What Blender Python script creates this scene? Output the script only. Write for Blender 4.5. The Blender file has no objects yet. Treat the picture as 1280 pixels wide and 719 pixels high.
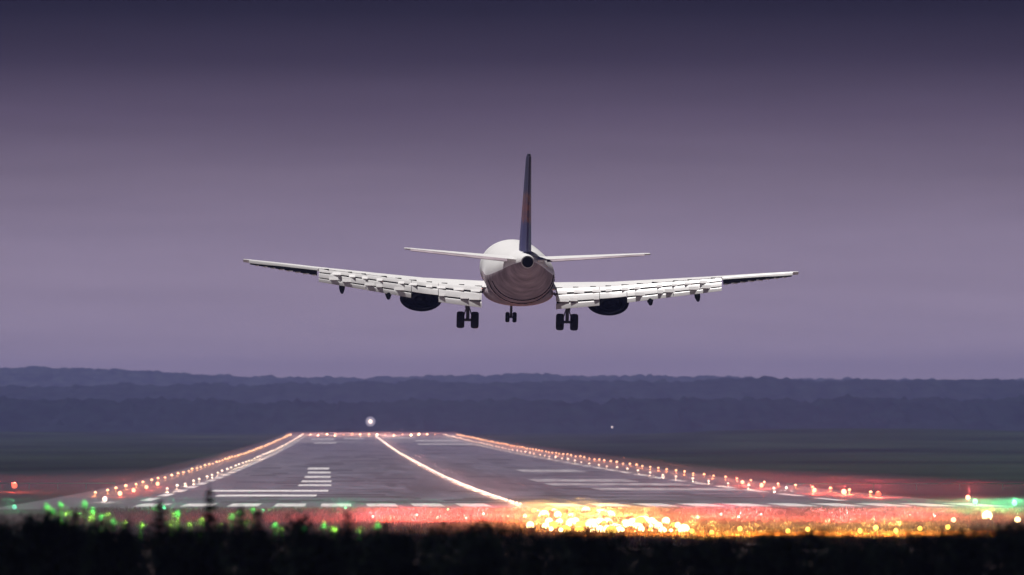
import bpy, bmesh, math, random
from mathutils import Vector, Matrix, Euler, noise
R = math.radians
random.seed(11)
S = bpy.context.scene
COL = S.collection

# ------------------------------------------------------------------ camera
FPX = 9625.0                                   # focal length in px of the 1280 wide photograph
CAM_H = 6.5
cd = bpy.data.cameras.new('camera')
cam = bpy.data.objects.new('camera', cd); COL.objects.link(cam)
cam.location = (0, 0, CAM_H)
cam.rotation_euler = (math.pi/2 + math.atan((525-359.5)/FPX), 0, -math.atan((640-430)/FPX))
cd.sensor_width = 36.0
cd.lens = FPX*36.0/1280.0
cd.clip_start = 1.0; cd.clip_end = 60000.0
cd.dof.use_dof = True
cd.dof.focus_distance = 410.0
cd.dof.aperture_fstop = 2.2
S.camera = cam
CM = cam.rotation_euler.to_matrix()

# ------------------------------------------------------------------ world: dusk sky
SUN_EL, SUN_ROT = R(66), R(-28)                 # sun high, ahead and to the left
w = bpy.data.worlds.new('World'); S.world = w; w.use_nodes = True
nt = w.node_tree; nt.nodes.clear()
out = nt.nodes.new('ShaderNodeOutputWorld'); bg = nt.nodes.new('ShaderNodeBackground')
sky = nt.nodes.new('ShaderNodeTexSky'); sky.sky_type = 'NISHITA'; sky.sun_disc = False
sky.sun_elevation = SUN_EL; sky.sun_rotation = SUN_ROT
geo = nt.nodes.new('ShaderNodeTexCoord'); sep = nt.nodes.new('ShaderNodeSeparateXYZ')
mp = nt.nodes.new('ShaderNodeMapRange'); mp.inputs[1].default_value = 0; mp.inputs[2].default_value = 0.06
ramp = nt.nodes.new('ShaderNodeValToRGB')
def lin(c): return tuple(((v/255)/12.92 if v/255 <= .04045 else ((v/255+.055)/1.055)**2.4) for v in c)
stops = [(0.0, (176,158,168)), (.10, (170,152,167)), (.22, (159,143,161)), (.39, (141,127,146)), (.52, (118,105,122)),
         (.66, (87,75,94)), (.78, (52,44,61)), (.89, (18,15,31)), (1.0, (4,3,18))]
el = ramp.color_ramp.elements
while len(el) > 1: el.remove(el[-1])
for i, (p, c) in enumerate(stops):
    e = el[0] if i == 0 else el.new(p)
    e.position = p; e.color = (*[v*1.0 for v in lin(c)], 1)
# soft streaks of cloud in the dusk bank
mpg = nt.nodes.new('ShaderNodeMapping'); mpg.inputs['Scale'].default_value = (14, 14, 160)
nz = nt.nodes.new('ShaderNodeTexNoise'); nz.inputs['Scale'].default_value = 1.6; nz.inputs['Detail'].default_value = 5
mz = nt.nodes.new('ShaderNodeMapRange'); mz.inputs[1].default_value = .3; mz.inputs[2].default_value = .7
mz.inputs[3].default_value = 9.4; mz.inputs[4].default_value = 10.6
mul = nt.nodes.new('ShaderNodeVectorMath'); mul.operation = 'SCALE'
tint = nt.nodes.new('ShaderNodeVectorMath'); tint.operation = 'MULTIPLY'; tint.inputs[1].default_value = (.010, .008, .012)
add = nt.nodes.new('ShaderNodeVectorMath'); add.operation = 'ADD'
L = nt.links.new
L(geo.outputs['Generated'], sep.inputs[0]); L(sep.outputs['Z'], mp.inputs[0]); L(mp.outputs[0], ramp.inputs[0])
L(geo.outputs['Generated'], mpg.inputs[0]); L(mpg.outputs[0], nz.inputs['Vector']); L(nz.outputs['Fac'], mz.inputs[0])
L(ramp.outputs['Color'], mul.inputs[0]); L(mz.outputs[0], mul.inputs['Scale'])
L(sky.outputs[0], tint.inputs[0]); L(mul.outputs[0], add.inputs[0]); L(tint.outputs[0], add.inputs[1])
L(add.outputs[0], bg.inputs['Color']); bg.inputs['Strength'].default_value = 0.1
L(bg.outputs[0], out.inputs['Surface'])

# ------------------------------------------------------------------ sun, exposure
sd = bpy.data.lights.new('sun', 'SUN'); sd.energy = 5.0; sd.angle = R(1.0); sd.color = (1, .95, .92)
sun = bpy.data.objects.new('sun', sd); COL.objects.link(sun)
# azimuth measured like the sky texture: rotation about z from +Y
SD = Vector((math.sin(SUN_ROT)*math.cos(SUN_EL), math.cos(SUN_ROT)*math.cos(SUN_EL), math.sin(SUN_EL)))
sun.rotation_euler = SD.to_track_quat('Z', 'Y').to_euler()
S.view_settings.view_transform = 'Standard'; S.view_settings.look = 'None'
S.view_settings.exposure = 0.1; S.view_settings.gamma = 1.0; S.view_settings.use_curve_mapping = False
S.render.engine = 'CYCLES'
S.cycles.max_bounces = 5; S.cycles.volume_bounces = 0; S.cycles.use_denoising = True
S.cycles.sample_clamp_indirect = 4.0

# ------------------------------------------------------------------ helpers
def mat(name, col, rough=.7, spec=.3, metal=0, vary=0, scale=(1,1,1), nscale=1.0, col2=None, detail=4):
    m = bpy.data.materials.new(name); m.use_nodes = True
    n = m.node_tree.nodes; b = n['Principled BSDF']; k = m.node_tree.links.new
    b.inputs['Roughness'].default_value = rough; b.inputs['Specular IOR Level'].default_value = spec
    b.inputs['Metallic'].default_value = metal; b.inputs['Base Color'].default_value = (*col, 1)
    if vary or col2:
        tc = n.new('ShaderNodeTexCoord'); mg = n.new('ShaderNodeMapping'); mg.inputs['Scale'].default_value = scale
        t = n.new('ShaderNodeTexNoise'); t.inputs['Scale'].default_value = nscale; t.inputs['Detail'].default_value = detail
        r = n.new('ShaderNodeValToRGB')
        r.color_ramp.elements[0].position = .32; r.color_ramp.elements[1].position = .68
        r.color_ramp.elements[0].color = (*[c*(1-vary) for c in col], 1)
        r.color_ramp.elements[1].color = (*(col2 or [c*(1+vary) for c in col]), 1)
        k(tc.outputs['Object'], mg.inputs[0]); k(mg.outputs[0], t.inputs['Vector']); k(t.outputs['Fac'], r.inputs[0])
        k(r.outputs[0], b.inputs['Base Color'])
    return m

def glow(name, col, s):
    m = bpy.data.materials.new(name); m.use_nodes = True
    n = m.node_tree.nodes; n.clear()
    o = n.new('ShaderNodeOutputMaterial'); e = n.new('ShaderNodeEmission')
    e.inputs[0].default_value = (*col, 1); e.inputs[1].default_value = s
    m.node_tree.links.new(e.outputs[0], o.inputs[0])
    m.cycles.emission_sampling = 'NONE'             # the bulbs inside the lamps light the place
    return m

class MB:
    """collects geometry; build() links it as ONE mesh object"""
    def __init__(s): s.v = []; s.f = []; s.m = []
    def face(s, pts, m=0):
        i = len(s.v); s.v += [tuple(p) for p in pts]; s.f.append(tuple(range(i, i+len(pts)))); s.m.append(m)
    def loft(s, rings, m=0, caps=(True, True), closed=True, mf=None):
        i0 = len(s.v); n = len(rings[0])
        for r in rings: s.v += [tuple(p) for p in r]
        for a in range(len(rings)-1):
            for b in range(n if closed else n-1):
                c = (b+1) % n
                s.f.append((i0+a*n+b, i0+a*n+c, i0+(a+1)*n+c, i0+(a+1)*n+b)); s.m.append(mf(a, b) if mf else m)
        if caps[0]: s.f.append(tuple(i0+b for b in reversed(range(n)))); s.m.append(m)
        if caps[1]: s.f.append(tuple(i0+(len(rings)-1)*n+b for b in range(n))); s.m.append(m)
    def box(s, c, d, m=0, rot=None):
        x, y, z = [q/2 for q in d]; c = Vector(c)
        P = [Vector((a*x, b*y, e*z)) for a in (-1, 1) for b in (-1, 1) for e in (-1, 1)]
        if rot is not None: P = [rot @ p for p in P]
        P = [c+p for p in P]; i = len(s.v); s.v += [tuple(p) for p in P]
        for f in ((0,1,3,2), (4,6,7,5), (0,4,5,1), (2,3,7,6), (0,2,6,4), (1,5,7,3)):
            s.f.append(tuple(i+q for q in f)); s.m.append(m)
    def tube(s, pts, rad, n=8, m=0):
        pts = [Vector(p) for p in pts]; rad = rad if isinstance(rad, (list, tuple)) else [rad]*len(pts)
        rings = []
        for i, p in enumerate(pts):
            d = (pts[min(i+1, len(pts)-1)] - pts[max(i-1, 0)]).normalized()
            u = d.orthogonal().normalized()
            if abs(d.z) < .9: u = d.cross(Vector((0, 0, 1))).normalized()
            else: u = d.cross(Vector((1, 0, 0))).normalized()
            v = d.cross(u)
            rings.append([p + rad[i]*(math.cos(2*math.pi*k/n)*u + math.sin(2*math.pi*k/n)*v) for k in range(n)])
        s.loft(rings, m)
    def lathe(s, prof, axis='z', c=(0, 0, 0), n=16, m=0, sx=1, sz=1, caps=(True, True)):
        """prof: (radius, height along axis)"""
        c = Vector(c); rings = []
        for r, h in prof:
            ring = []
            for k in range(n):
                a = 2*math.pi*k/n; p, q = r*math.cos(a)*sx, r*math.sin(a)*sz
                ring.append(c + Vector({'z': (p, q, h), 'y': (p, h, q), 'x': (h, p, q)}[axis]))
            rings.append(ring)
        s.loft(rings, m, caps)
    def build(s, name, mats, parent=None, smooth=False, recalc=True, angle=40):
        me = bpy.data.meshes.new(name); me.from_pydata(s.v, [], s.f)
        for q in (mats if isinstance(mats, (list, tuple)) else [mats]): me.materials.append(q)
        me.polygons.foreach_set('material_index', s.m)
        if recalc:
            b = bmesh.new(); b.from_mesh(me); bmesh.ops.recalc_face_normals(b, faces=b.faces)
            if smooth:
                for f in b.faces: f.smooth = True
                for e in b.edges:
                    if len(e.link_faces) == 2 and e.calc_face_angle(0) > R(angle): e.smooth = False
            b.to_mesh(me); b.free()
        me.update()
        o = bpy.data.objects.new(name, me); COL.objects.link(o)
        if parent: o.parent = parent
        return o

def tag(o, label=None, cat=None, group=None, kind=None):
    for k, v in (('label', label), ('category', cat), ('group', group), ('kind', kind)):
        if v: o[k] = v
    return o
def empty(name, loc, label, cat, group=None, rot=(0, 0, 0)):
    o = bpy.data.objects.new(name, None); COL.objects.link(o); o.location = loc; o.rotation_euler = rot
    return tag(o, label, cat, group)
def copy_tree(o, parent=None):
    c = o.copy(); COL.objects.link(c); c.parent = parent
    for ch in [q for q in COL.objects if q.parent == o]: copy_tree(ch, c)
    return c

# pixel of the photograph -> direction / place in the world (measuring tool only)
def ray(px, py): return (CM @ Vector(((px-640)/FPX, (359.5-py)/FPX, -1))).normalized()
def at(px, py, Y):
    d = ray(px, py); return Vector((0, 0, CAM_H)) + d*(Y/d.y)

# runway long profile, linear between stations so that all sheets agree
KN = [(-400, 0), (577, 0), (632, -.24), (781, -.72), (1022, -1.2), (1328, -1.42), (1897, -1.6), (2500, -1.25), (3320, -.4), (4300, .6), (6000, 4), (9000, 8)]
def smooth_prof(y):
    if y <= KN[0][0]: return KN[0][1]
    for (a, za), (b, zb) in zip(KN, KN[1:]):
        if y <= b: return za + (zb-za)*(y-a)/(b-a)
    return KN[-1][1]
def sp(y): return sum(smooth_prof(y+d) for d in (-40, -20, 0, 20, 40))/5 if y > 620 else smooth_prof(y)
STN = [-400, -200, -50, 0, 30, 50] + list(range(60, 200, 6)) + list(range(200, 560, 30)) + list(range(560, 1400, 20)) + list(range(1400, 3600, 50)) + list(range(3600, 9001, 300))
STZ = [sp(y) for y in STN]
def prof(y):
    for i in range(len(STN)-1):
        if STN[i] <= y <= STN[i+1]:
            return STZ[i] + (STZ[i+1]-STZ[i])*(y-STN[i])/(STN[i+1]-STN[i])
    return STZ[0] if y < 0 else STZ[-1]
def bank(x, y):                                  # the earth bank in front
    if y < 60 or y > 180: return 0
    c = 112 + 3*math.sin(x*.07)
    t = max(0, 1-abs(y-c)/44.0); t = t*t*(3-2*t)
    return t*(4.05 + .12*math.sin(x*.31) + .10*math.sin(x*.83+1) - .010*max(0, min(x, 14)) )
def rise(x, y):                                  # gentle swells in the grass beside the runway
    k = min(1, max(0, (x-75)/60)); h = 4.4*k*math.exp(-((y-2750)/480)**2)*math.exp(-((x-190)/110)**2)
    k2 = min(1, max(0, (-60-x)/60)); h += 1.6*k2*math.exp(-((y-3300)/500)**2)
    return h
def gz(x, y): return prof(y) + bank(x, y) + rise(x, y)
def ground(px, py):
    lo, hi = 200.0, 6000.0
    for _ in range(50):
        m = (lo+hi)/2; p = at(px, py, m)
        if p.z > prof(m): lo = m
        else: hi = m
    return at(px, py, lo)

# ------------------------------------------------------------------ materials
M = {}
M['grass_soil'] = mat('grass_soil', (.006, .010, .006), 1, .02, vary=.35, scale=(.012, .005, 1), nscale=1.0, col2=(.019, .029, .017), detail=7)
M['asphalt'] = mat('asphalt', (.017, .016, .026), .55, .35, vary=.3, scale=(.26, .022, 1), nscale=1.0, col2=(.085, .080, .112), detail=9)
_n = M['asphalt'].node_tree.nodes; _k = M['asphalt'].node_tree.links.new; _b = _n['Principled BSDF']
_src = _b.inputs['Base Color'].links[0].from_socket
_tc = _n.new('ShaderNodeTexCoord'); _s = _n.new('ShaderNodeSeparateXYZ'); _k(_tc.outputs['Object'], _s.inputs[0])
def _math(op, a, b):
    q = _n.new('ShaderNodeMath'); q.operation = op
    for i_, v_ in enumerate((a, b)):
        if isinstance(v_, (int, float)): q.inputs[i_].default_value = v_
        else: _k(v_, q.inputs[i_])
    return q.outputs[0]
def _range(v, a, b, c=0, d=1):
    q = _n.new('ShaderNodeMapRange'); q.interpolation_type = 'SMOOTHSTEP'; _k(v, q.inputs[0])
    for i_, v_ in enumerate((a, b, c, d)): q.inputs[i_+1].default_value = v_
    return q.outputs[0]
_x = _math('ABSOLUTE', _math('SUBTRACT', _s.outputs['X'], 13.4), 0)
_band = _math('MULTIPLY', _range(_math('ABSOLUTE', _math('SUBTRACT', _x, 5.5), 0), 6.5, 2.0), _math('MULTIPLY', _range(_s.outputs['Y'], 640, 820), _range(_s.outputs['Y'], 1750, 1250)))
_mg = _n.new('ShaderNodeMapping'); _mg.inputs['Scale'].default_value = (.9, .012, 1); _k(_tc.outputs['Object'], _mg.inputs[0])
_nz = _n.new('ShaderNodeTexNoise'); _nz.inputs['Scale'].default_value = 1; _nz.inputs['Detail'].default_value = 6; _k(_mg.outputs[0], _nz.inputs['Vector'])
_mix = _n.new('ShaderNodeMix'); _mix.data_type = 'RGBA'; _k(_src, _mix.inputs['A']); _mix.inputs['B'].default_value = (.004, .004, .006, 1)
_k(_math('MULTIPLY', _band, _range(_nz.outputs['Fac'], .38, .62)), _mix.inputs['Factor']); _k(_mix.outputs['Result'], _b.inputs['Base Color'])
M['shoulder'] = mat('shoulder', (.055, .05, .06), .75, .25, vary=.25, scale=(.2, .01, 1), nscale=1, detail=6)
M['concrete'] = mat('concrete', (.16, .15, .16), .8, .25, vary=.3, scale=(.1, .01, 1), nscale=1, detail=6)
M['paint'] = mat('paint', (.62, .60, .60), .6, .3, vary=.25, scale=(1.2, .1, 1), nscale=1.5, detail=6, col2=(.85, .83, .83))
M['worn_paint'] = mat('worn_paint', (.22, .20, .22), .7, .3, vary=.4, scale=(.6, .04, 1), nscale=1.0, detail=7, col2=(.42, .40, .42))
M['fixture'] = mat('fixture', (.05, .05, .05), .5, .4)
M['mast'] = mat('mast', (.012, .012, .012), .5, .4, vary=.2, nscale=3)
M['warm'] = glow('warm_lamp', (1, .74, .36), 5)
M['amber'] = glow('amber_lamp', (1, .60, .10), 2.2)
M['white'] = glow('white_lamp', (1, .80, .64), 2.6)
M['rosy'] = glow('rosy_lamp', (1, .56, .30), 3.0)
M['red'] = glow('red_lamp', (1, .17, .09), 1.8)
M['green'] = glow('green_lamp', (.25, 1, .45), 1.6)
M['leafgreen'] = glow('leaf_green_lamp', (.07, .52, .12), .8)
M['limegreen'] = glow('lime_speck_glow', (.28, .42, .06), .6)
M['dim'] = glow('halo_glow', (.62, .54, .66), .6)
M['cyan'] = glow('cyan_lamp', (.3, 1, .75), .8)

# ------------------------------------------------------------------ setting: terrain, pavement, markings
XS = [-3000, -1500, -800, -500, -350, -250, -190, -150, -120, -95, -75, -60, -45, -30, -22, -16] + list(range(-12, 21, 2)) + \
     [26, 35, 50, 65, 80, 100, 120, 140, 160, 180, 205, 230, 260, 300, 360, 500, 800, 1500, 3000]
g = MB(); n = len(XS)
for y in STN:
    for x in XS: g.v.append((x, y, gz(x, y)))
for i in range(len(STN)-1):
    for j in range(n-1):
        g.f.append((i*n+j, i*n+j+1, (i+1)*n+j+1, (i+1)*n+j)); g.m.append(0)
tag(g.build('ground', M['grass_soil'], smooth=True), kind='structure')

def sheet(mb, x0, x1, y0, y1, dz, m=0):
    ys = [y0] + [y for y in STN if y0 < y < y1] + [y1]
    for a, b in zip(ys, ys[1:]):
        mb.face([(x0, a, prof(a)+dz), (x1, a, prof(a)+dz), (x1, b, prof(b)+dz), (x0, b, prof(b)+dz)], m)
r = MB(); sheet(r, -170, 190, 185, 404, .02)  # unseen pale sheet, added to bounce sunlight onto the plane's belly
tag(r.build('belly_bounce_sheet', mat('bounce_sheet_soil', (.20, .15, .16), 1, .05, vary=.3, scale=(.3, .03, 1), nscale=1, col2=(.30, .23, .23))), kind='structure')
XL, XC, XR = -16.5, 13.4, 41.5                  # edges and middle of the runway
YT, YE = 572.0, 3330.0
r = MB(); sheet(r, XL-9, XR+9, YT-14, YE+60, .02); tag(r.build('runway_shoulder', M['shoulder']), kind='structure')
r = MB(); sheet(r, XL-1.5, XR+1.5, YT-6, YE, .03); tag(r.build('runway', M['asphalt']), kind='structure')
r = MB()                                        # pale far end of the runway
sheet(r, XL-1, XR+1, 2560, 3250, .036)
tag(r.build('concrete_pavement', M['concrete']), kind='structure')
r = MB(); rp = random.Random(21)
for _ in range(150):                            # repair patches, dark tyre scrubs and pale worn slabs
    y0 = 610+rp.random()**1.8*2300; wd = rp.uniform(2, 9); x0 = rp.uniform(XL+1, XR-1-wd); ln = rp.uniform(8, 26)*(y0/800)**1.3
    sheet(r, x0, x0+wd, y0, y0+ln, .0335+.00003*_, 0 if rp.random() < .65 else 1)
tag(r.build('runway_patch', [mat('fresh_asphalt', (.007, .007, .010), .7, .3, vary=.5, scale=(.4, .05, 1)), mat('worn_slab', (.095, .09, .12), .7, .3, vary=.35, scale=(.4, .05, 1))]), kind='structure')
r = MB()
for k in range(-8, 11):                          # threshold bars
    if k == 0: continue
    cx = XC + k*3.5
    sheet(r, cx-1.15, cx+1.15, YT+4, YT+36, .042)
def strip(px0, px1, py0, py1, m=0, dz=.042, mb=r):
    a = ground(px0, py1); b = ground(px1, py1); c = ground(px0, py0)
    sheet(mb, a.x, b.x, a.y, c.y, dz, m)
for px0, px1, py in ((384, 411, 586), (384, 413, 591), (380, 413, 596.5), (376, 414, 602), (372, 414, 607), (262, 410, 614.0), (268, 395, 620)):
    strip(px0, px1, py-1.0, py+1.2)
for px0, px1, py, w in ((655, 735, 589, 1.6), (672, 800, 601, 1.6), (690, 870, 606, 1.4), (752, 930, 612, 1.5)):
    strip(px0, px1, py-w, py+w, 1)
for px0, px1, py in ((388, 418, 549), (392, 420, 554), (430, 455, 548.5), (520, 575, 551), (524, 592, 555.5), (470, 520, 547.5)):
    strip(px0, px1, py-.5, py+.5)
y = 640
while y < 3200:                                 # side stripes, in dashes
    for x in (XL, XR): sheet(r, x-.5, x+.5, y, y+34, .042)
    y += 60
y = 660
while y < 3250:
    sheet(r, XC-.4, XC+.4, y, y+30, .042); y += 50
tag(r.build('runway_marking', [M['paint'], M['worn_paint']]), kind='structure')

# ------------------------------------------------------------------ wooded hills far behind
def ridge(name, Y0, Y1, top, amp, col, seed, n=900, rows=16):
    """a wooded ridge: solid terrain whose skin is bumpy with tree crowns"""
    mb = MB(); W = 1100
    xs = [-W + 2*W*i/n for i in range(n+1)]
    for j in range(rows+1):
        t = j/rows; y = Y0+(Y1-Y0)*t
        for x in xs:
            px = 430 + x*FPX/Y0
            h = top(px); base = prof(min(y, 8900))-.5
            e = min(1, t*2.2); e = e*e*(3-2*e) if t < .46 else max(0, 1-(t-.46)*1.2)
            v = noise.noise(Vector((x*.035, y*.02, seed)))*.6 + noise.noise(Vector((x*.11, y*.05, seed+9)))*.4 + noise.noise(Vector((x*.27, y*.11, seed+4)))*.55
            edge = .30 if j > 0 else 0
            z = base + (h-base)*max(edge*.9, e) + (amp*v if j > 0 else 0)
            mb.v.append((x, y + (4*v if j else 0), z))
    for j in range(rows):
        for i in range(n):
            a = j*(n+1)+i; mb.f.append((a, a+1, a+n+2, a+n+1)); mb.m.append(0)
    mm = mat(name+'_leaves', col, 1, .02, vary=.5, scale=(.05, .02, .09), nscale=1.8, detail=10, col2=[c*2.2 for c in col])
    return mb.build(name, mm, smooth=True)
def lerp_tab(tab):
    def f(px):
        if px <= tab[0][0]: return tab[0][1]
        for (a, va), (b, vb) in zip(tab, tab[1:]):
            if px <= b: return va + (vb-va)*(px-a)/(b-a)
        return tab[-1][1]
    return f
def hz(Y, tab):                                  # crest heights measured as pixel rows
    f = lerp_tab(tab); return lambda px: CAM_H + (525-f(px))*Y/FPX
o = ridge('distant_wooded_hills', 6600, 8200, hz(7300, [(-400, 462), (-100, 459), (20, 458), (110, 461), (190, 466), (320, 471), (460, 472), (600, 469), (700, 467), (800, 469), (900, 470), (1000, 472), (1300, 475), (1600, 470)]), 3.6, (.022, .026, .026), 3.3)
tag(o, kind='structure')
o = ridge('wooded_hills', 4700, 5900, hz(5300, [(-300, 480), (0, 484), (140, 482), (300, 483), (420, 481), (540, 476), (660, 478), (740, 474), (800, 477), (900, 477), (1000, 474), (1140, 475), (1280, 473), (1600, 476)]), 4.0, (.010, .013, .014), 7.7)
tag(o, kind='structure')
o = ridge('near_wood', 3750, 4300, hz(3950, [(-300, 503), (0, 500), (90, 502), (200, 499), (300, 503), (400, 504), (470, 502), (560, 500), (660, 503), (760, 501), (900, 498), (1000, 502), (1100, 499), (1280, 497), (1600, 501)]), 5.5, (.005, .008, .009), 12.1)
tag(o, 'dark band of woodland beyond the far runway end', kind='stuff')

# ------------------------------------------------------------------ haze
hm = bpy.data.materials.new('haze_air'); hm.use_nodes = True
hn = hm.node_tree.nodes; hn.clear()
ho = hn.new('ShaderNodeOutputMaterial'); pv = hn.new('ShaderNodeVolumePrincipled')
pv.inputs['Color'].default_value = (.22, .25, .62, 1); pv.inputs['Density'].default_value = 1.25e-4
hm.node_tree.links.new(pv.outputs[0], ho.inputs['Volume'])
hb = MB(); hb.box((0, 4320, 33), (6040, 9500, 80))
tag(hb.build('haze', hm), kind='stuff')

mm_ = bpy.data.materials.new('halo_mist_air'); mm_.use_nodes = True  # low mist over the runway, added to give the lamps halos
hn = mm_.node_tree.nodes; hn.clear()
ho = hn.new('ShaderNodeOutputMaterial'); pv = hn.new('ShaderNodeVolumePrincipled')
pv.inputs['Color'].default_value = (.42, .38, .62, 1); pv.inputs['Density'].default_value = .0011; pv.inputs['Anisotropy'].default_value = .6
mm_.node_tree.links.new(pv.outputs[0], ho.inputs['Volume'])
hb = MB()
ys = [566] + [y for y in STN if 566 < y < 3450] + [3450]
def mw(y):                                       # it lies only over the runway and its approach
    t = min(1, max(0, (y-830)/130)); return -46+19*t, 60-9*t
def mh(y): return 1.7
hb.loft([[(mw(y)[0], y, prof(y)-1), (mw(y)[1], y, prof(y)-1), (mw(y)[1]-3, y, prof(y)+mh(y)), (mw(y)[0]+3, y, prof(y)+mh(y))] for y in ys])
tag(hb.build('mist', mm_), 'thin low mist added over the runway for lamp halos', kind='stuff')
ma_ = mm_.copy(); ma_.name = 'approach_halo_air'
ma_.node_tree.nodes['Principled Volume'].inputs['Density'].default_value = .0055
ma_.node_tree.nodes['Principled Volume'].inputs['Color'].default_value = (.40, .38, .46, 1)
hb = MB()  # denser mist, likewise added to spread the approach lamps' glow
hb.loft([[(-32, y, prof(y)-1), (60, y, prof(y)-1), (57, y, prof(y)+1.0), (-29, y, prof(y)+1.0)] for y in [418, 440, 470, 500, 530, 560, 565.5]])
tag(hb.build('approach_halo_mist', ma_), 'low mist added over the grass before the runway for lamp glow', kind='stuff')

# ------------------------------------------------------------------ airliner
white = mat('white_paint', (.80, .80, .80), .35, .4, vary=.05, nscale=.7)
grey = mat('grey_belly_shade', (.30, .25, .28), .9, .03, vary=.22, nscale=1.1, col2=(.44, .37, .41))  # grey lower paint with the underside's shade mixed into its colour
black = mat('nacelle_black_and_shade', (.004, .004, .005), 1, 0)
metal = mat('dark_metal', (.05, .045, .05), .45, .5, metal=.6)
rubber = mat('tyre_rubber', (.010, .010, .010), .85, .2)
steel = mat('gear_steel', (.08, .08, .085), .5, .4, metal=.3)
hatch = mat('dark_slot', (.008, .008, .009), .9, .1)
edge = mat('bare_leading_edge', (.45, .45, .47), .3, .5, metal=.5)
navy = bpy.data.materials.new('navy_fin_paint'); navy.use_nodes = True
n_ = navy.node_tree.nodes; k_ = navy.node_tree.links.new; b_ = n_['Principled BSDF']; b_.inputs['Roughness'].default_value = .4
tc = n_.new('ShaderNodeTexCoord'); sx_ = n_.new('ShaderNodeSeparateXYZ'); k_(tc.outputs['Object'], sx_.inputs[0])
rz_ = n_.new('ShaderNodeValToRGB'); mr_ = n_.new('ShaderNodeMapRange'); mr_.inputs[1].default_value = 1.5; mr_.inputs[2].default_value = 6.6
k_(sx_.outputs['Z'], mr_.inputs[0])
nn = n_.new('ShaderNodeTexNoise'); nn.inputs['Scale'].default_value = 2.2; k_(tc.outputs['Object'], nn.inputs['Vector'])
ad = n_.new('ShaderNodeMath'); ad.operation = 'MULTIPLY_ADD'; ad.inputs[1].default_value = .25; k_(nn.outputs['Fac'], ad.inputs[0]); k_(mr_.outputs[0], ad.inputs[2])
k_(ad.outputs[0], rz_.inputs[0])
e_ = rz_.color_ramp.elements; e_[0].position = 0; e_[0].color = (.035, .035, .13, 1); e_[1].position = 1; e_[1].color = (.02, .02, .05, 1)
for p, c in ((.40, (.035, .035, .13)), (.46, (.20, .07, .05)), (.52, (.05, .03, .08)), (.56, (.22, .07, .05)), (.62, (.06, .03, .07)), (.66, (.20, .08, .05)), (.72, (.03, .03, .09))):
    q = e_.new(p); q.color = (*c, 1)
k_(rz_.outputs[0], b_.inputs['Base Color'])

PL = at(647.5, 342, 400)
jet = empty('airliner', PL, 'white twin engine airliner with navy tail fin landing with wheels down', 'airplane', None,
            (R(2.9), R(1.25), R(.4)))
def ell(y, cz, rx, rz, n=40): return [(rx*math.cos(2*math.pi*k/n), y, cz+rz*math.sin(2*math.pi*k/n)) for k in range(n)]
FS = [(16.6, -.38, .06, .06), (16.3, -.35, .42, .36), (15.6, -.27, .82, .72), (14.4, -.14, 1.24, 1.06), (12.8, -.04, 1.58, 1.34), (10.8, 0, 1.75, 1.48),
      (8, 0, 1.78, 1.51), (4, 0, 1.78, 1.51), (0, 0, 1.78, 1.51), (-3, 0, 1.78, 1.51), (-5, .03, 1.75, 1.47), (-7, .14, 1.63, 1.36), (-9, .31, 1.43, 1.19),
      (-11, .53, 1.15, .97), (-13, .78, .83, .72), (-14.5, .95, .58, .53), (-15.6, 1.05, .40, .37), (-16.0, 1.08, .33, .31)]
f = MB()
def fm(a, b):
    ang = (b+.5)/40*360
    lo = 182 if FS[a][0] < 6 else 200
    return 1 if lo < ang < 540-lo else 0
f.loft([ell(*q) for q in FS], 0, mf=fm)
# row of dark vents and hatches across the belly seen under the tail
for a in range(200, 345, 12):
    for j, (y, zc, rx, rz) in enumerate(((-5.9, .075, 1.70, 1.425), (-7.6, .19, 1.58, 1.315))):
        t = R(a + 6*(j % 2)); p = Vector((rx*math.cos(t), y, zc+rz*math.sin(t)))
        nv = Vector((math.cos(t)/rx, 0, math.sin(t)/rz)).normalized()
        q = nv.to_track_quat('Z', 'Y').to_matrix()
        f.box(p, (.20, .5, .03), 2, q)
f.build('fuselage', [white, grey, hatch], jet, smooth=True, angle=60)

f = MB(); f.lathe([(.26, -16.3), (.28, -15.95)], 'y', (0, 0, 1.08), 20); f.lathe([(.20, -16.31), (.24, -16.302)], 'y', (0, 0, 1.08), 20, 0)
f.build('tail_exhaust', hatch, jet, smooth=True)
f = MB()
f.loft([ell(y, z, rx, rz, 32) for y, z, rx, rz in ((5.6, -1.15, .3, .2), (4.5, -1.0, 1.45, .55), (2, -.95, 1.82, .70), (-1.5, -.95, 1.82, .70), (-3.6, -.95, 1.5, .56), (-5, -1.1, .5, .22))])
f.build('belly_fairing', grey, jet, smooth=True, angle=60)
NAF = 9
def airfoil(x, yle, yte, z, th, blunt=.06, tw=0.0):
    """section across the chord: upper run from trailing edge to nose, lower run back"""
    c = yle-yte; up, lo = [], []
    for i in range(NAF+1):
        u = 1-math.cos(i/NAF*math.pi/2)             # 0 nose .. 1 tail
        t = th*(1.48*math.sqrt(u) - .63*u - 1.76*u*u + 1.42*u**3 - .51*u**4)
        t = max(t, blunt*min(1, u*8)) if u > 0 else 0
        yy = yle-u*c
        up.append((x, yy, z + t*.75 - tw*u)); lo.append((x, yy, z - t*.55 - tw*u))
    return list(reversed(up)) + lo[1:]
WS = [(1.0, 4.4, -1.7, -.76, .66), (1.9, 3.7, -1.75, -.72, .62), (4.9, 1.7, -2.0, -.53, .50), (7.6, .05, -2.9, -.23, .38), (10.4, -1.65, -3.85, .08, .28), (12.4, -2.9, -4.55, .30, .26), (14.05, -4.0, -5.15, .47, .19), (14.25, -4.4, -5.2, .49, .05)]
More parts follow.
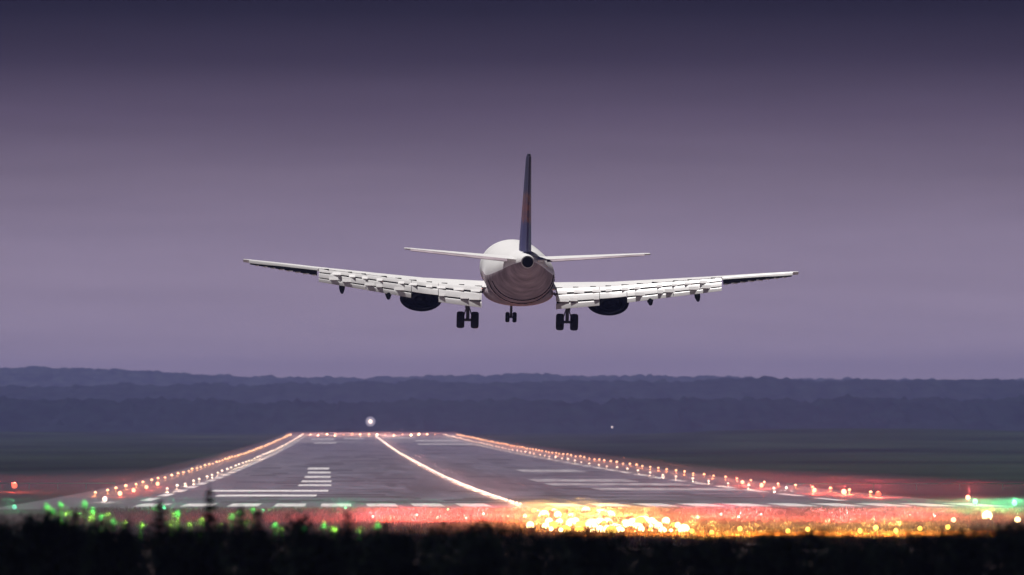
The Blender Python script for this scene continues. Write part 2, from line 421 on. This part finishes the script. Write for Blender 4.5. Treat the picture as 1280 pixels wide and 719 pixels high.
def wtab(x):
    for a, b in zip(WS, WS[1:]):
        if a[0] <= x <= b[0]:
            t = (x-a[0])/(b[0]-a[0]); return [a[i]+(b[i]-a[i])*t for i in range(5)]
    return list(WS[-1])
def panel(mb, s, x0, x1, dy, dz, ln, ang, th, taper, m=0, nseg=6):
    """one flap panel, hung behind the wing's rear spar along the span"""
    rings = []
    for i in range(nseg+1):
        x = x0+(x1-x0)*i/nseg; w_ = wtab(x); k = 1-(1-taper)*(x-2)/8.5
        a = R(ang); y0 = w_[2]-dy*k; z0 = w_[3]+.02-dz*k; l = ln*k
        ca, sa = math.cos(a), math.sin(a); T = th*k
        prof_ = [(0, .0), (.03, .5), (.12, .8), (.35, .8), (1, .12), (1, -.02), (.35, -.4), (.08, -.35)]
        rings.append([(s*x, y0-u*l*ca+v*T*(-sa), z0-u*l*sa+v*T*ca) for u, v in prof_])
    mb.loft(rings, m)
for s in (-1, 1):
    f = MB(); f.loft([airfoil(s*a, b, c, d, e, .11 if a > 7 else .06) for a, b, c, d, e in WS], 0)
    x = 2.1; rr = random.Random(9)                 # dark streaks: spoiler seams and vents along the rear of the wing
    while x < 10.1:
        xx = x+rr.uniform(-.2, .2); w_ = wtab(xx)
        f.box((s*xx, w_[2]+.02, w_[3]+.055), (rr.uniform(.28, .5), .07, .075), 1); x += rr.uniform(.65, 1.1)
    wg = f.build('wing', [white, hatch], jet, smooth=True, angle=35)
    # triple slotted flaps with dark slots between the panels
    specs = (('fore_flap', .02, .03, .44, 22, .12), ('middle_flap', .49, .32, .56, 34, .11), ('aft_flap', 1.01, .74, .39, 44, .085))
    FL = {}
    for nm, dy, dz, ln, an, th in specs:
        f = MB(); f2 = MB()
        for x0, x1 in ((1.92, 4.15), (4.18, 5.55), (5.58, 7.9), (7.93, 10.36)):
            if nm == 'aft_flap' and x0 == 4.18: continue           # thrust gate behind the engine
            panel(f2 if nm == 'aft_flap' and x0 > 5 else f, s, x0, x1, dy, dz, ln, an, th, .60)
        FL[nm] = f
        if nm == 'aft_flap': FO = f2
    # slot brackets: break the slots into dashes
    x = 2.2
    rr = random.Random(5)
    while x < 10.2:
        for nm, dy, dz, an in (('middle_flap', .45, .245, 34), ('aft_flap', .98, .64, 42)):
            f = FO if nm == 'aft_flap' and x > 5 else FL[nm]
            if nm == 'aft_flap' and 3.9 < x < 5.8: continue
            xx = x + rr.uniform(-.2, .2); w_ = wtab(min(xx, 10.3)); k = 1-.40*(xx-2)/8.5
            f.box((s*xx, w_[2]-dy*k-.02, w_[3]+.02-dz*k+.05), (rr.uniform(.25, .55), .22, .05), 0, Matrix.Rotation(R(an), 3, 'X'))
        x += .82
    for nm in FL: FL[nm].build(nm, white, wg, smooth=True, angle=50)
    FO.build('aft_flap', white, wg, smooth=True, angle=50)
    f = MB()                                       # dark sheet behind the slots, their shade put into its colour
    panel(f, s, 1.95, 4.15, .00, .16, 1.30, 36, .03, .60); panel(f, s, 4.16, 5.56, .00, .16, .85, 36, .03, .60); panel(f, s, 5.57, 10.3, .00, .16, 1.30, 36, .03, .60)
    f.build('slot_shade_sheet', hatch, wg)
    f = MB()
    rings = []
    for x in (10.45, 11.5, 12.6, 13.9):
        w_ = wtab(x); l = .52-.09*(x-10.4)
        a = R(30); z0 = w_[3]-.02; y0 = w_[2]-.03
        rings.append([(s*x, y0-u*l*math.cos(a)-v*math.sin(a), z0-u*l*math.sin(a)+v*math.cos(a)) for u, v in ((0, .05), (.2, .055), (1, .015), (1, -.015), (.2, -.06), (0, -.05))])
    f.loft(rings)
    for x in [10.6+.42*q for q in range(8)]:       # white trailing edge trim, in dashes
        w_ = wtab(x); l = .52-.09*(x-10.4)
        f.box((s*x, w_[2]-.04-l*.85, w_[3]-.035-l*.5), (rr.uniform(.15, .33), .05, .045), 1)
    f.build('aileron', [black, white], wg)  # black is underside shade put into the aileron's colour
    f = MB(); panel(f, s, 10.42, 13.95, -.02, -.03, .26, 32, .09, .9); f.build('outer_spoiler', white, wg, smooth=True, angle=50)
    for xf, sc in ((6.75, 1.0), (9.15, .9)):        # flap track fairings
        w_ = wtab(xf); f = MB()
        f.loft([[(s*xf+sc*rx*math.cos(q*math.pi/5), w_[2]+dy, w_[3]+dz+sc*rz*math.sin(q*math.pi/5)) for q in range(10)]
                for dy, dz, rx, rz in ((1.4, -.25, .05, .05), (.5, -.5, .17, .2), (-.6, -.78, .17, .2), (-1.3, -.92, .11, .14), (-1.8, -1.0, .03, .03))])
        f.build('flap_track_fairing', black, wg, smooth=True, angle=60)
    # engine
    ex, ez = s*4.92, -1.60
    f = MB()
    pr = [(.80, 7.0), (.92, 7.05), (1.03, 6.8), (1.10, 6.2), (1.12, 5.3), (1.06, 4.2), (.92, 3.0), (.80, 2.5), (.76, 2.5), (.80, 3.2)]
    f.lathe(pr, 'y', (ex, 0, ez), 32, 0, 1.0, .60, (False, False))
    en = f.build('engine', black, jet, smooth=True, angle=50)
    f = MB(); f.lathe([(.84, 6.6), (.02, 6.9)], 'y', (ex, 0, ez), 24, 0, 1, .6); f.build('fan', black, en)
    f = MB(); f.lathe([(.62, 3.3), (.55, 2.2), (.46, 1.7), (.42, 1.7), (.45, 2.3)], 'y', (ex, 0, ez+.04), 24, 0, 1, .62, (True, False)); f.lathe([(.30, 2.3), (.24, 1.6), (.02, 1.0)], 'y', (ex, 0, ez+.04), 16, 0, 1, .62)
    f.build('exhaust_nozzle', black, en, smooth=True)
    f = MB()
    for side in (1,):
        f.loft([[(ex-.13, 5.6, ez+.55), (ex+.13, 5.6, ez+.55), (ex+.16, 2.2, ez+.40), (ex-.16, 2.2, ez+.40)], [(ex-.13, 5.0, ez+.80), (ex+.13, 5.0, ez+.80), (ex+.16, .6, ez+1.0), (ex-.16, .6, ez+1.0)]])
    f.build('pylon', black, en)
    # tailplane
    f = MB(); f.loft([airfoil(s*a, b, c, d, e, .05) for a, b, c, d, e in ((.5, -10.6, -14.6, 1.12, .34), (1.1, -11.0, -14.6, 1.16, .28), (5.9, -13.7, -15.4, 1.56, .13), (6.15, -14.1, -15.45, 1.58, .05))])
    tp = f.build('tailplane', white, jet, smooth=True, angle=35)
    f = MB()
    rings = []
    for x, y, z, l in ((1.0, -14.62, 1.15, .75), (3.4, -14.95, 1.35, .6), (5.85, -15.36, 1.55, .4)):
        a = R(7 if s < 0 else 5)
        rings.append([(s*x, y-u*l*math.cos(a), z+v-u*l*math.sin(a)) for u, v in ((0, .035), (1, .012), (1, -.012), (0, -.05))])
    f.loft(rings); f.build('elevator', grey, tp)
    # main landing gear
    gx, gy, gz_ = s*2.58, -.8, -2.44
    f = MB()
    f.tube([(gx, gy, -.9), (gx, gy, -1.7)], .15, 12); f.tube([(gx, gy, -1.7), (gx, gy, gz_+.05)], .09, 12)
    f.tube([(gx-.5, gy, gz_), (gx+.5, gy, gz_)], .075, 10)
    f.tube([(gx, gy-.1, -1.55), (gx-.24, gy-.16, gz_+.12)], .035, 6); f.tube([(gx, gy-.1, -1.55), (gx+.24, gy-.16, gz_+.12)], .035, 6)
    f.tube([(gx, gy, -1.45), (gx-s*.75, gy+.1, -.95)], .07, 8); f.tube([(gx, gy+.1, -1.6), (gx, gy+1.3, -.95)], .05, 8)
    mg = f.build('main_landing_gear', steel, jet, smooth=True)
    for d in (-1, 1):
        f = MB(); f.lathe([(.20, -.17), (.36, -.20), (.42, -.15), (.435, -.06), (.435, .06), (.42, .15), (.36, .20), (.20, .17)], 'x', (gx+d*.37, gy, gz_), 24)
        f.build('wheel', rubber, mg, smooth=True, angle=50)
        f = MB(); f.lathe([(.19, -.185), (.19, .185)], 'x', (gx+d*.37, gy, gz_), 16); f.build('hub', steel, mg)
    f = MB(); f.box((gx+s*.12, gy, -1.45), (.04, 1.0, .75)); f.box((gx+s*.30, gy-.5, -1.16), (.75, .06, .06)); f.build('gear_door', metal, mg)

f = MB()
gy = 10.9
f.tube([(0, gy, -1.3), (0, gy, -2.66)], .07, 10); f.tube([(-.2, gy, -2.68), (.2, gy, -2.68)], .05, 8); f.tube([(0, gy, -2.1), (0, gy+.9, -1.45)], .04, 6)
ng = f.build('nose_landing_gear', steel, jet, smooth=True)
for d in (-1, 1):
    f = MB(); f.lathe([(.12, -.10), (.23, -.11), (.275, -.06), (.275, .06), (.23, .11), (.12, .10)], 'x', (d*.19, gy, -2.68), 20)
    f.build('wheel', rubber, ng, smooth=True, angle=50)
    f = MB(); f.box((d*.32, gy+.5, -1.75), (.03, 1.3, .42)); f.build('gear_door', metal, ng)

f = MB()                                            # tail fin
def finsec(z, yle, yte, th):
    c = yle-yte
    return [(th*.5*q, yle-u*c, z) for u, q in ((0, 0), (.06, .5), (.25, 1), (.55, .95), (1, .5))] + [(-th*.5*q, yle-u*c, z) for u, q in ((1, .5), (.55, .95), (.25, 1), (.06, .5))]
f.loft([finsec(*q) for q in ((1.0, -7.6, -13.3, .5), (1.75, -8.6, -13.4, .52), (3.9, -10.9, -14.1, .40), (6.2, -13.0, -14.95, .26), (6.45, -13.5, -15.0, .15))])
fin = f.build('fin', navy, jet, smooth=True, angle=45)
f = MB()
f.loft([[(.5*t, y0, z), (.10, y1, z), (-.10, y1, z), (-.5*t, y0, z)] if 0 else [(.5*t, y0, z), (.05, y1, z), (-.05, y1, z), (-.5*t, y0, z)]
        for z, y0, y1, t in ((1.55, -13.42, -14.9, .50), (3.9, -14.12, -15.3, .34), (6.35, -15.0, -15.9, .18))])
f.build('rudder', navy, fin)

# ------------------------------------------------------------------ lamps
def lamp_mesh(name, r, h, glowmat):
    """runway lamp: short stem, collar and a glowing dome, one mesh"""
    mb = MB()
    mb.lathe([(r*.9, 0), (r*.9, .04), (r*.35, .06), (r*.35, h-.05), (r*.9, h-.03), (r*.9, h)], 'z', n=10)
    mb.lathe([(r, h), (r*.98, h+r*.5), (r*.7, h+r*1.0), (r*.25, h+r*1.25)], 'z', n=10, m=1)
    o = mb.build(name, [M['fixture'], glowmat], smooth=True)
    return o
def bulb(e, c, r=.12):
    ld = bpy.data.lights.new('bulb', 'POINT'); ld.energy = e; ld.color = c; ld.shadow_soft_size = r
    return ld
def lay(proto, first, loc, label, cat, group, sc=1.0, bulb=None):
    o = proto if first else proto.copy()
    if not first: COL.objects.link(o)
    o.location = loc; o.scale = (sc, sc, sc)
    if bulb:
        lo = bpy.data.objects.new('bulb', bulb); COL.objects.link(lo); lo.parent = o; lo.location = (0, -.35, .45)
    return tag(o, label, cat, group)

rr = random.Random(3)
# rows along the edges
for nm, x, y0, y1, step, gm, rad, lab, grp in (
    ('runway_edge_light', XL-6.0, 700, 3300, 34, 'rosy', .17, 'small rosy lamp in the outer row along the left runway edge', 'lamps of the outer left runway row'),
    ('runway_edge_light', XR+6.5, 700, 3300, 30, 'rosy', .17, 'small rosy lamp in the outer row along the right runway edge', 'lamps of the outer right runway row'),
    ('runway_edge_light', XL-.9, 760, 3300, 44, 'white', .16, 'small white lamp in the inner row along the left runway edge', 'lamps of the inner left runway row'),
    ('runway_edge_light', XR+.9, 760, 3300, 44, 'white', .16, 'small white lamp in the inner row along the right runway edge', 'lamps of the inner right runway row')):
    p = lamp_mesh(nm, rad*.8, .30, M[gm]); y = y0; first = True
    bl = bulb((700 if x < XC else 1300) if gm == 'rosy' else 450, ((1, .36, .12) if x < XC else (1, .24, .08)) if gm == 'rosy' else (1, .66, .42))
    while y < y1:
        sc = 1 + (y-700)/2600*1.2
        lay(p, first, (x+rr.uniform(-.12, .12), y, prof(y)+.02), lab, 'runway light', grp, sc*rr.uniform(.8, 1.15), bl); first = False
        y += step*rr.uniform(.92, 1.08)
bl = bulb(330, (1, .48, .26))
p = lamp_mesh('centre_line_light', .125, .06, M['white']); y = 585; first = True
while y < 3280:
    lay(p, first, (XC+rr.uniform(-.05, .05), y, prof(y)+.03), 'bright lamp in the glowing centre line of the runway', 'runway light', 'lamps of the runway centre line', 1+(y-585)/2700*.9, bl); first = False
    y += 12 if y < 1000 else 15 if y < 1500 else 20
bl = bulb(22000, (1, .42, .22))
p = lamp_mesh('runway_end_light', .30, .4, M['rosy']); first = True
for i in range(16):
    x = XL+2+(XR-XL-4)*i/15
    lay(p, first, (x, YE+rr.uniform(-30, 8), prof(YE)+.03), 'red lamp across the far end of the runway', 'runway light', 'lamps across the far runway end', rr.uniform(.8, 1.5), bl); first = False

def lamp_thing(name, loc, r, gm, label, cat, group=None, mast=None, light=None, hooded=False):
    """lamp with a mast or stem, hood and glowing lens as parts"""
    h = mast
    t = empty(name, (loc[0], loc[1], loc[2]-h), label, cat, group)
    mb = MB(); mb.lathe([(.06, 0), (.06, .03), (.016, .05), (.012, max(.1, h-r*.9))], 'z', n=8); mb.build('mast', M['mast'], t)
    mb = MB(); q = max(r*1.5, .09); mb.lathe([(.02, h-r*1.3-.02), (q, h-r*1.25-.01), (q, h-r*1.25), (.02, h-r*1.2)], 'z', n=14); mb.build('mast_shade_disc', M['mast'], t)  # disc added to keep the bulb's light off the mast
    mb = MB(); mb.lathe([(r*.5, .05*r), (r*1.02, .2*r), (r*1.10, .9*r), (r*1.04, .9*r)], 'y', (0, 0, h), 16); mb.build('hood', M['fixture'], t, smooth=True)
    mb = MB(); mb.lathe([(r, .1*r), (r*.93, -.3*r), (r*.6, -.62*r), (r*.1, -.78*r)], 'y', (0, 0, h), 16); mb.build('lens', M[gm], t, smooth=True)
    if light:
        ld = bpy.data.lights.new('glow', 'SPOT' if hooded else 'POINT'); ld.energy = light[0]
        if hooded: ld.spot_size = R(176); ld.spot_blend = .02
        ld.color = light[1]; ld.shadow_soft_size = r
        lo = bpy.data.objects.new('bulb', ld); COL.objects.link(lo); lo.parent = t; lo.location = (0, -r*.6, h+r*1.5+(.45 if hooded else 0))
    return t
def floor_at(p): return p.z - gz(p.x, p.y)

RED = (1, .17, .13); YEL = (1, .62, .15); GRN = (.12, 1, .32)
# red lamps left and right of the threshold, seen one by one
for px, py, r, gm, lab in ((928, 603, .20, 'rosy', 'first of the red lamps past the end of the right lamp row'),
                           (952, 607, .22, 'rosy', 'second of the red lamps past the end of the right lamp row'),
                           (983, 610, .14, 'white', 'pale lamp between the red lamps right of the runway'),
                           (1018, 613, .22, 'rosy', 'red lamp right of the pale lamp beside the runway'),
                           (1055, 615, .27, 'rosy', 'large red lamp right of the runway, second from the right end'),
                           (1098, 618, .26, 'red', 'rightmost deep red lamp of the row beside the runway'),
                           (197, 605, .22, 'rosy', 'topmost red lamp of the short row left of the runway'),
                           (183, 609, .20, 'rosy', 'second red lamp down the short row left of the runway'),
                           (167, 613, .20, 'rosy', 'third red lamp down the short row left of the runway'),
                           (150, 617, .22, 'rosy', 'fourth red lamp down the short row left of the runway'),
                           (131, 624, .22, 'white', 'lowest pale lamp of the short row left of the runway'),
                           (1210, 622, .22, 'rosy', 'orange lamp beside the green lamp at far right')):
    gp = ground(px, py+4); p = at(px, py, gp.y)
    lamp_thing('threshold_lamp', p, r*.9, gm, lab, 'lamp', 'lamps beside the runway threshold', p.z-prof(p.y), ((8000 if px > 400 else 2200) if gm != 'white' else 700, (1, .09, .05) if gm != 'white' else (1, .8, .7)))
for px, py, Y, r, gm, lab, e, c in ((18, 607, 770, .36, 'red', 'big red lamp on a mast at the far left edge', 2600, (1, .08, .05)),
                           (18, 634, 545, .20, 'cyan', 'blue green lamp below the big red lamp at the far left', 150, GRN),
                           (1219, 627, 540, .22, 'green', 'green lamp beside the small orange lamp at far right', 2200, GRN),
                           (1268, 629, 540, .24, 'green', 'green lamp nearest the right edge of the picture', 2200, GRN),
                           (1234, 645, 500, .42, 'warm', 'huge blazing warm white lamp low at far right', 900, YEL),
                           (1272, 650, 478, .24, 'warm', 'warm lamp at the lower right below the right green lamp', 300, YEL),
                           (1192, 650, 478, .20, 'rosy', 'small rosy lamp left of the huge blazing lamp', 200, RED)):
    p = at(px, py, Y)
    lamp_thing('mast_lamp', p, r*.8, gm, lab, 'lamp', None, p.z-prof(Y), (e*3, c))
# blazing approach lights
for row, (Y, y0, xs) in enumerate(((545, 641.0, range(662, 760, 12)), (515, 647, range(660, 812, 9)), (480, 654.5, range(664, 836, 8)), (462, 659, range(668, 850, 9)), (446, 664.5, range(690, 868, 10)))):
    for i, px in enumerate(xs):
        p = at(px+rr.uniform(-6, 6), y0+rr.uniform(-4, 3), Y+rr.uniform(-4, 4))
        lamp_thing('approach_light', p, rr.choice((.13, .18, .24, .33)), 'warm' if rr.random() < .6 else 'amber',
                   'blazing yellow lamp in the dense cluster below the runway centre line', 'approach light', 'approach lights of the yellow cluster', max(.35, p.z-prof(p.y)),
                   ((900, 1300, 2000, 3000, 4200)[4-row], (1, .50, .10)) if i % 2 == 0 else None, True)
# low amber lamps along the near edge of the red strip, and red lamps within it
for px, py in ((925, 661), (985, 664), (1010, 662), (1075, 664), (1095, 660), (1150, 661), (1185, 659), (1120, 664), (865, 664), (890, 666)):
    p = at(px, py, 428)
    lamp_thing('amber_ground_lamp', p, .13, 'amber', 'small amber lamp along the near edge of the red strip', 'lamp', 'amber lamps at the near edge of the red strip', max(.3, p.z-prof(p.y)), (3200, (1, .5, .07)), True)
for k, px in enumerate(list(range(470, 660, 27)) + list(range(872, 1190, 27))):
    p = at(px+rr.uniform(-6, 6), 646+rr.uniform(-4, 7), 500+rr.uniform(-16, 16))
    lamp_thing('red_approach_light', p, .07, 'red', 'small red lamp low in the red lit strip before the runway', 'lamp', 'red lamps of the strip before the runway', max(.5, p.z-prof(p.y)), (4500, RED))
# green threshold lamps that light the saplings on the left
for px, py, e, near in ((58, 633, 400, 1), (76, 631, 700, 1), (106, 630, 900, 1), (116, 638, 900, 1), (126, 647, 700, 1), (142, 651, 600, 1), (66, 639, 300, 1), (205, 634, 260, 0), (222, 641, 600, 1), (300, 640, 700, 1), (316, 637, 500, 1), (290, 646, 600, 1),
                        (96, 643, 300, 2), (112, 648, 300, 2), (134, 642, 300, 2), (156, 653, 300, 2), (176, 655, 250, 2), (214, 652, 300, 2), (238, 655, 250, 2), (252, 650, 250, 2), (276, 655, 300, 2), (308, 652, 300, 2), (352, 661, 300, 2), (418, 660, 300, 2), (450, 662, 250, 2), (84, 640, 300, 2),  # small lime lamps, added as green specks of light in the foliage
                        (344, 656, 600, 1), (405, 656, 700, 1), (380, 660, 500, 1), (432, 635, 260, 0), (472, 656, 400, 1), (560, 637, 120, 0), (330, 641, 260, 0)):
    Y = 122 + rr.uniform(-2, 6) if near else 550; p = at(px, py, Y)
    lamp_thing('green_threshold_lamp', p, (.10, .026, .014)[near], ('green', 'leafgreen', 'limegreen')[near], 'green lamp shining through the saplings at lower left', 'lamp', 'green lamps behind the saplings', p.z-gz(p.x, p.y), (e*(.06 if near else 4), ((.16, 1, .14) if near == 1 else (.45, 1, .10)) if near else GRN))

# far lights beyond the runway; the bright headlight stands on an added mast
for px, py, Y, r, lab in ((463, 527, 3480, 1.7, 'bright white light on an added mast at the far runway end'), (765, 534, 3600, .45, 'faint white lamp on a mast before the far woods')):
    p = at(px, py, Y)
    t = lamp_thing('far_light_mast', p, r*.55, 'white', lab, 'floodlight', None, p.z-gz(p.x, p.y))
    for k in range(12):                              # glowing discs added round the lamp to draw its soft halo
        a = k/12*6.283; q = r*.8
        mb = MB(); mb.lathe([(r*.5, .2), (r*.48, -.1), (r*.24, -.35)], 'y', (q*math.cos(a), .3, p.z-gz(p.x, p.y)+q*math.sin(a)), 12)
        mb.build('halo_disc', M['dim'], t, smooth=True)

# ------------------------------------------------------------------ low pale green fence behind the red lamps
fm_ = mat('pale_green_rail', (.05, .36, .29), 1, 0)
for lab, x0, x1, Y in (('long low pale green rail fence across the grass on the right', 46, 100, 800), ('long low pale green rail fence across the grass on the left', -60, -24, 810)):
    t = empty('rail_fence', ((x0+x1)/2, Y, prof(Y)), lab, 'fence')
    hw = (x1-x0)/2
    mb = MB(); mb.box((0, 0, .62), (2*hw, .06, .11)); mb.build('rail', fm_, t)
    for i in range(13):
        mb = MB(); mb.box((-hw+.1+(2*hw-.2)*i/12, .06, .33), (.08, .06, .68)); mb.build('post', fm_, t)

# ------------------------------------------------------------------ grass
def blades(mb, x, y, z, h, n, rg, spread=.25):
    for _ in range(n):
        a = rg.uniform(0, 6.283); bx, by = x+rg.uniform(-spread, spread), y+rg.uniform(-spread, spread)
        w_ = h*.10+.01; lx, ly = rg.uniform(-.4, .4)*h, rg.uniform(-.4, .4)*h; hh = h*rg.uniform(.6, 1.2)
        dx, dy = math.cos(a)*w_, math.sin(a)*w_
        mb.face([(bx-dx, by-dy, z), (bx+dx, by+dy, z), (bx+lx*.5+dx*.6, by+ly*.5+dy*.6, z+hh*.6), (bx+lx, by+ly, z+hh)])
rg = random.Random(8)
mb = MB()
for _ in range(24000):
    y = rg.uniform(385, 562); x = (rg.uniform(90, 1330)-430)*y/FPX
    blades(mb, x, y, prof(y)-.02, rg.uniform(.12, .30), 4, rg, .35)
gs = mb.build('tall_grass', mat('red_glow_grass', (.16, .055, .04), .9, .05, vary=.4, scale=(.12, .12, .1), nscale=1.0, col2=(.22, .11, .05)), recalc=False)  # red lamp glow mixed into the blades' own colour
tag(gs, 'rough grass with red lamp glow in its colour before the runway', 'grass', kind='stuff')
mb = MB()
for _ in range(9000):
    y = rg.uniform(96, 128); x = rg.uniform(-.064, .094)*y
    blades(mb, x, y, gz(x, y)-.03, rg.uniform(.12, .28), 4, rg, .12)
leafd = mat('dark_leaf', (.006, .011, .008), .9, .03, vary=.4, nscale=2.0)
needled = mat('dark_needle', (.010, .020, .010), .9, .03, vary=.4, nscale=2.0)
bark = mat('bark', (.02, .016, .012), .95, .05)
gs = mb.build('bank_grass', leafd, recalc=False)
tag(gs, 'black rough grass on the foreground bank', 'grass', kind='stuff')

# ------------------------------------------------------------------ shrubs and saplings on the bank
def leafquad(mb, p, d, l, w_, rg):
    u = d.normalized(); v = u.orthogonal().normalized(); v.rotate(Matrix.Rotation(rg.uniform(0, 6.28), 3, u).to_euler())
    mb.face([p, p+u*l*.5+v*w_, p+u*l, p+u*l*.5-v*w_])
def make_shrub(seed):
    rg = random.Random(seed); cm, tm = MB(), MB()
    lobes = []
    for i in range(9):
        a = rg.uniform(0, 6.28); q = rg.uniform(.1, .62); top = Vector((math.cos(a)*q, math.sin(a)*q, rg.uniform(.42, .82)*(1-.3*q)))
        tm.tube([(0, 0, -.1), top*.5+Vector((0, 0, .05)), top], [.03, .018, .008], 6); lobes.append((top, rg.uniform(.2, .34)))
    for top, rad in lobes:
        for _ in range(300):
            d = Vector((rg.gauss(0, 1), rg.gauss(0, 1), rg.gauss(0, 1))).normalized()
            p = top + d*rad*rg.uniform(.25, 1.05)**.7
            p.z = max(p.z*1, .02)
            leafquad(cm, p, d+Vector((rg.uniform(-.8, .8), rg.uniform(-.8, .8), rg.uniform(-.3, .8))), rg.uniform(.05, .09), .016, rg)
    for _ in range(500):                            # skirt of low leaves down to the soil
        a = rg.uniform(0, 6.28); q = math.sqrt(rg.random())*.75
        leafquad(cm, Vector((math.cos(a)*q, math.sin(a)*q, rg.uniform(0, .35))), Vector((rg.uniform(-1, 1), rg.uniform(-1, 1), rg.uniform(0, 1))), .09, .018, rg)
    t = empty('shrub', (0, 0, 0), 'dark leafy shrub on the black foreground bank', 'shrub', 'shrubs on the foreground bank')
    cm.build('crown', leafd, t, recalc=False); tm.build('stem', bark, t)
    return t
def make_fir(seed, slim=1.0):
    rg = random.Random(seed); cm, tm = MB(), MB()
    tm.tube([(0, 0, -.1), (.01, 0, .5), (0, .01, 1.0), (0, 0, 1.08)], [.035, .022, .008, .003], 7)
    z = .08
    while z < 1.03:
        k = (1.06-z); L_ = .42*slim*k**.85*rg.uniform(.75, 1.15); nb = 7 if z < .85 else 4
        for i in range(nb):
            a = i/nb*6.283 + rg.uniform(-.4, .4); e = Vector((math.cos(a), math.sin(a), .28+.4*z)); l = L_*rg.uniform(.65, 1.2)
            b0 = Vector((0, 0, z)); steps = max(4, int(l/.018))
            tm.tube([b0, b0+e*l], [.008*k+.002, .002], 4)
            for s_ in range(steps):
                p = b0 + e*(l*(s_+.5)/steps) + Vector((0, 0, -.05*(s_/steps)**2))
                for _ in range(4):
                    d = e*.8 + Vector((rg.uniform(-1, 1), rg.uniform(-1, 1), rg.uniform(-.7, .7)))
                    leafquad(cm, p, d, rg.uniform(.035, .06), .006, rg)
        z += rg.uniform(.045, .08)
    t = empty('fir_sapling', (0, 0, 0), 'dark fir sapling on the foreground bank', 'fir tree', 'fir saplings on the foreground bank')
    cm.build('crown', needled, t, recalc=False); tm.build('trunk', bark, t)
    return t
shr = [make_shrub(20+i) for i in range(3)]; used = set()
def put(protos, i, loc, sc, rz, label=None):
    p = protos[i]
    o = p if p.name not in used else copy_tree(p)
    used.add(p.name)
    o.location = loc; o.scale = sc if isinstance(sc, tuple) else (sc, sc, sc); o.rotation_euler = (0, 0, rz)
    if label: o['label'] = label
    return o
HEDGE = lerp_tab([(-60, 652), (60, 656), (150, 660), (330, 660), (460, 664), (600, 662), (700, 672), (850, 676), (950, 671), (1100, 670), (1200, 665), (1340, 658)])
rg = random.Random(4); i = 0
for row, (Y, stepx) in enumerate(((118, 62), (111, 70), (104, 80))):
    px = -70 + 25*row
    while px < 1360:
        c = at(px, 700, Y); c.z = gz(c.x, Y)
        top = at(px, HEDGE(px)+rg.choice((-7, -2, 0, 3, 6))+rg.uniform(-3, 3)+row*4+3, Y).z
        h = max(.35, top-c.z)
        put(shr, i % 3, (c.x, Y+rg.uniform(-2, 2), c.z-.02), (rg.uniform(.75, 1.0), rg.uniform(.75, 1.0), h/.95), rg.uniform(0, 6.28)); i += 1
        px += stepx*rg.uniform(.8, 1.2)
fir = [make_fir(40), make_fir(41, .8), make_fir(42, .55)]
for k, (px, py, Y, sl, lab) in enumerate(((36, 640, 113, 0, 'bushy fir sapling nearest the left edge of the picture'), (95, 634, 114, 1, 'fir sapling before the left green lamps'),
        (200, 622, 112, 0, 'broad fir sapling left of the spindly sapling'), (262, 600, 112, 2, 'tall spindly sapling reaching over the lamp lit runway'),
        (300, 628, 115, 1, 'narrow fir sapling right of the spindly sapling'), (322, 634, 113, 0, 'fir sapling leaning on its narrow neighbour'),
        (372, 648, 114, 0, 'low fir sapling below the painted bars of the runway'), (434, 634, 112, 1, 'fir sapling standing alone under the white threshold bars'),
        (482, 650, 116, 0, 'low broad fir sapling left of the runway middle'), (540, 655, 114, 1, 'short fir sapling below the runway middle'), (160, 642, 114, 2, 'thin fir sapling between two broader firs at lower left'))):
    c = at(px, 700, Y); z0 = gz(c.x, Y); h = at(px, py, Y).z - z0
    put(fir, sl, (c.x, Y, z0-.02), (min(h/1.08, 1.3), min(h/1.08, 1.3), h/1.08), rg.uniform(0, 6.28), lab)
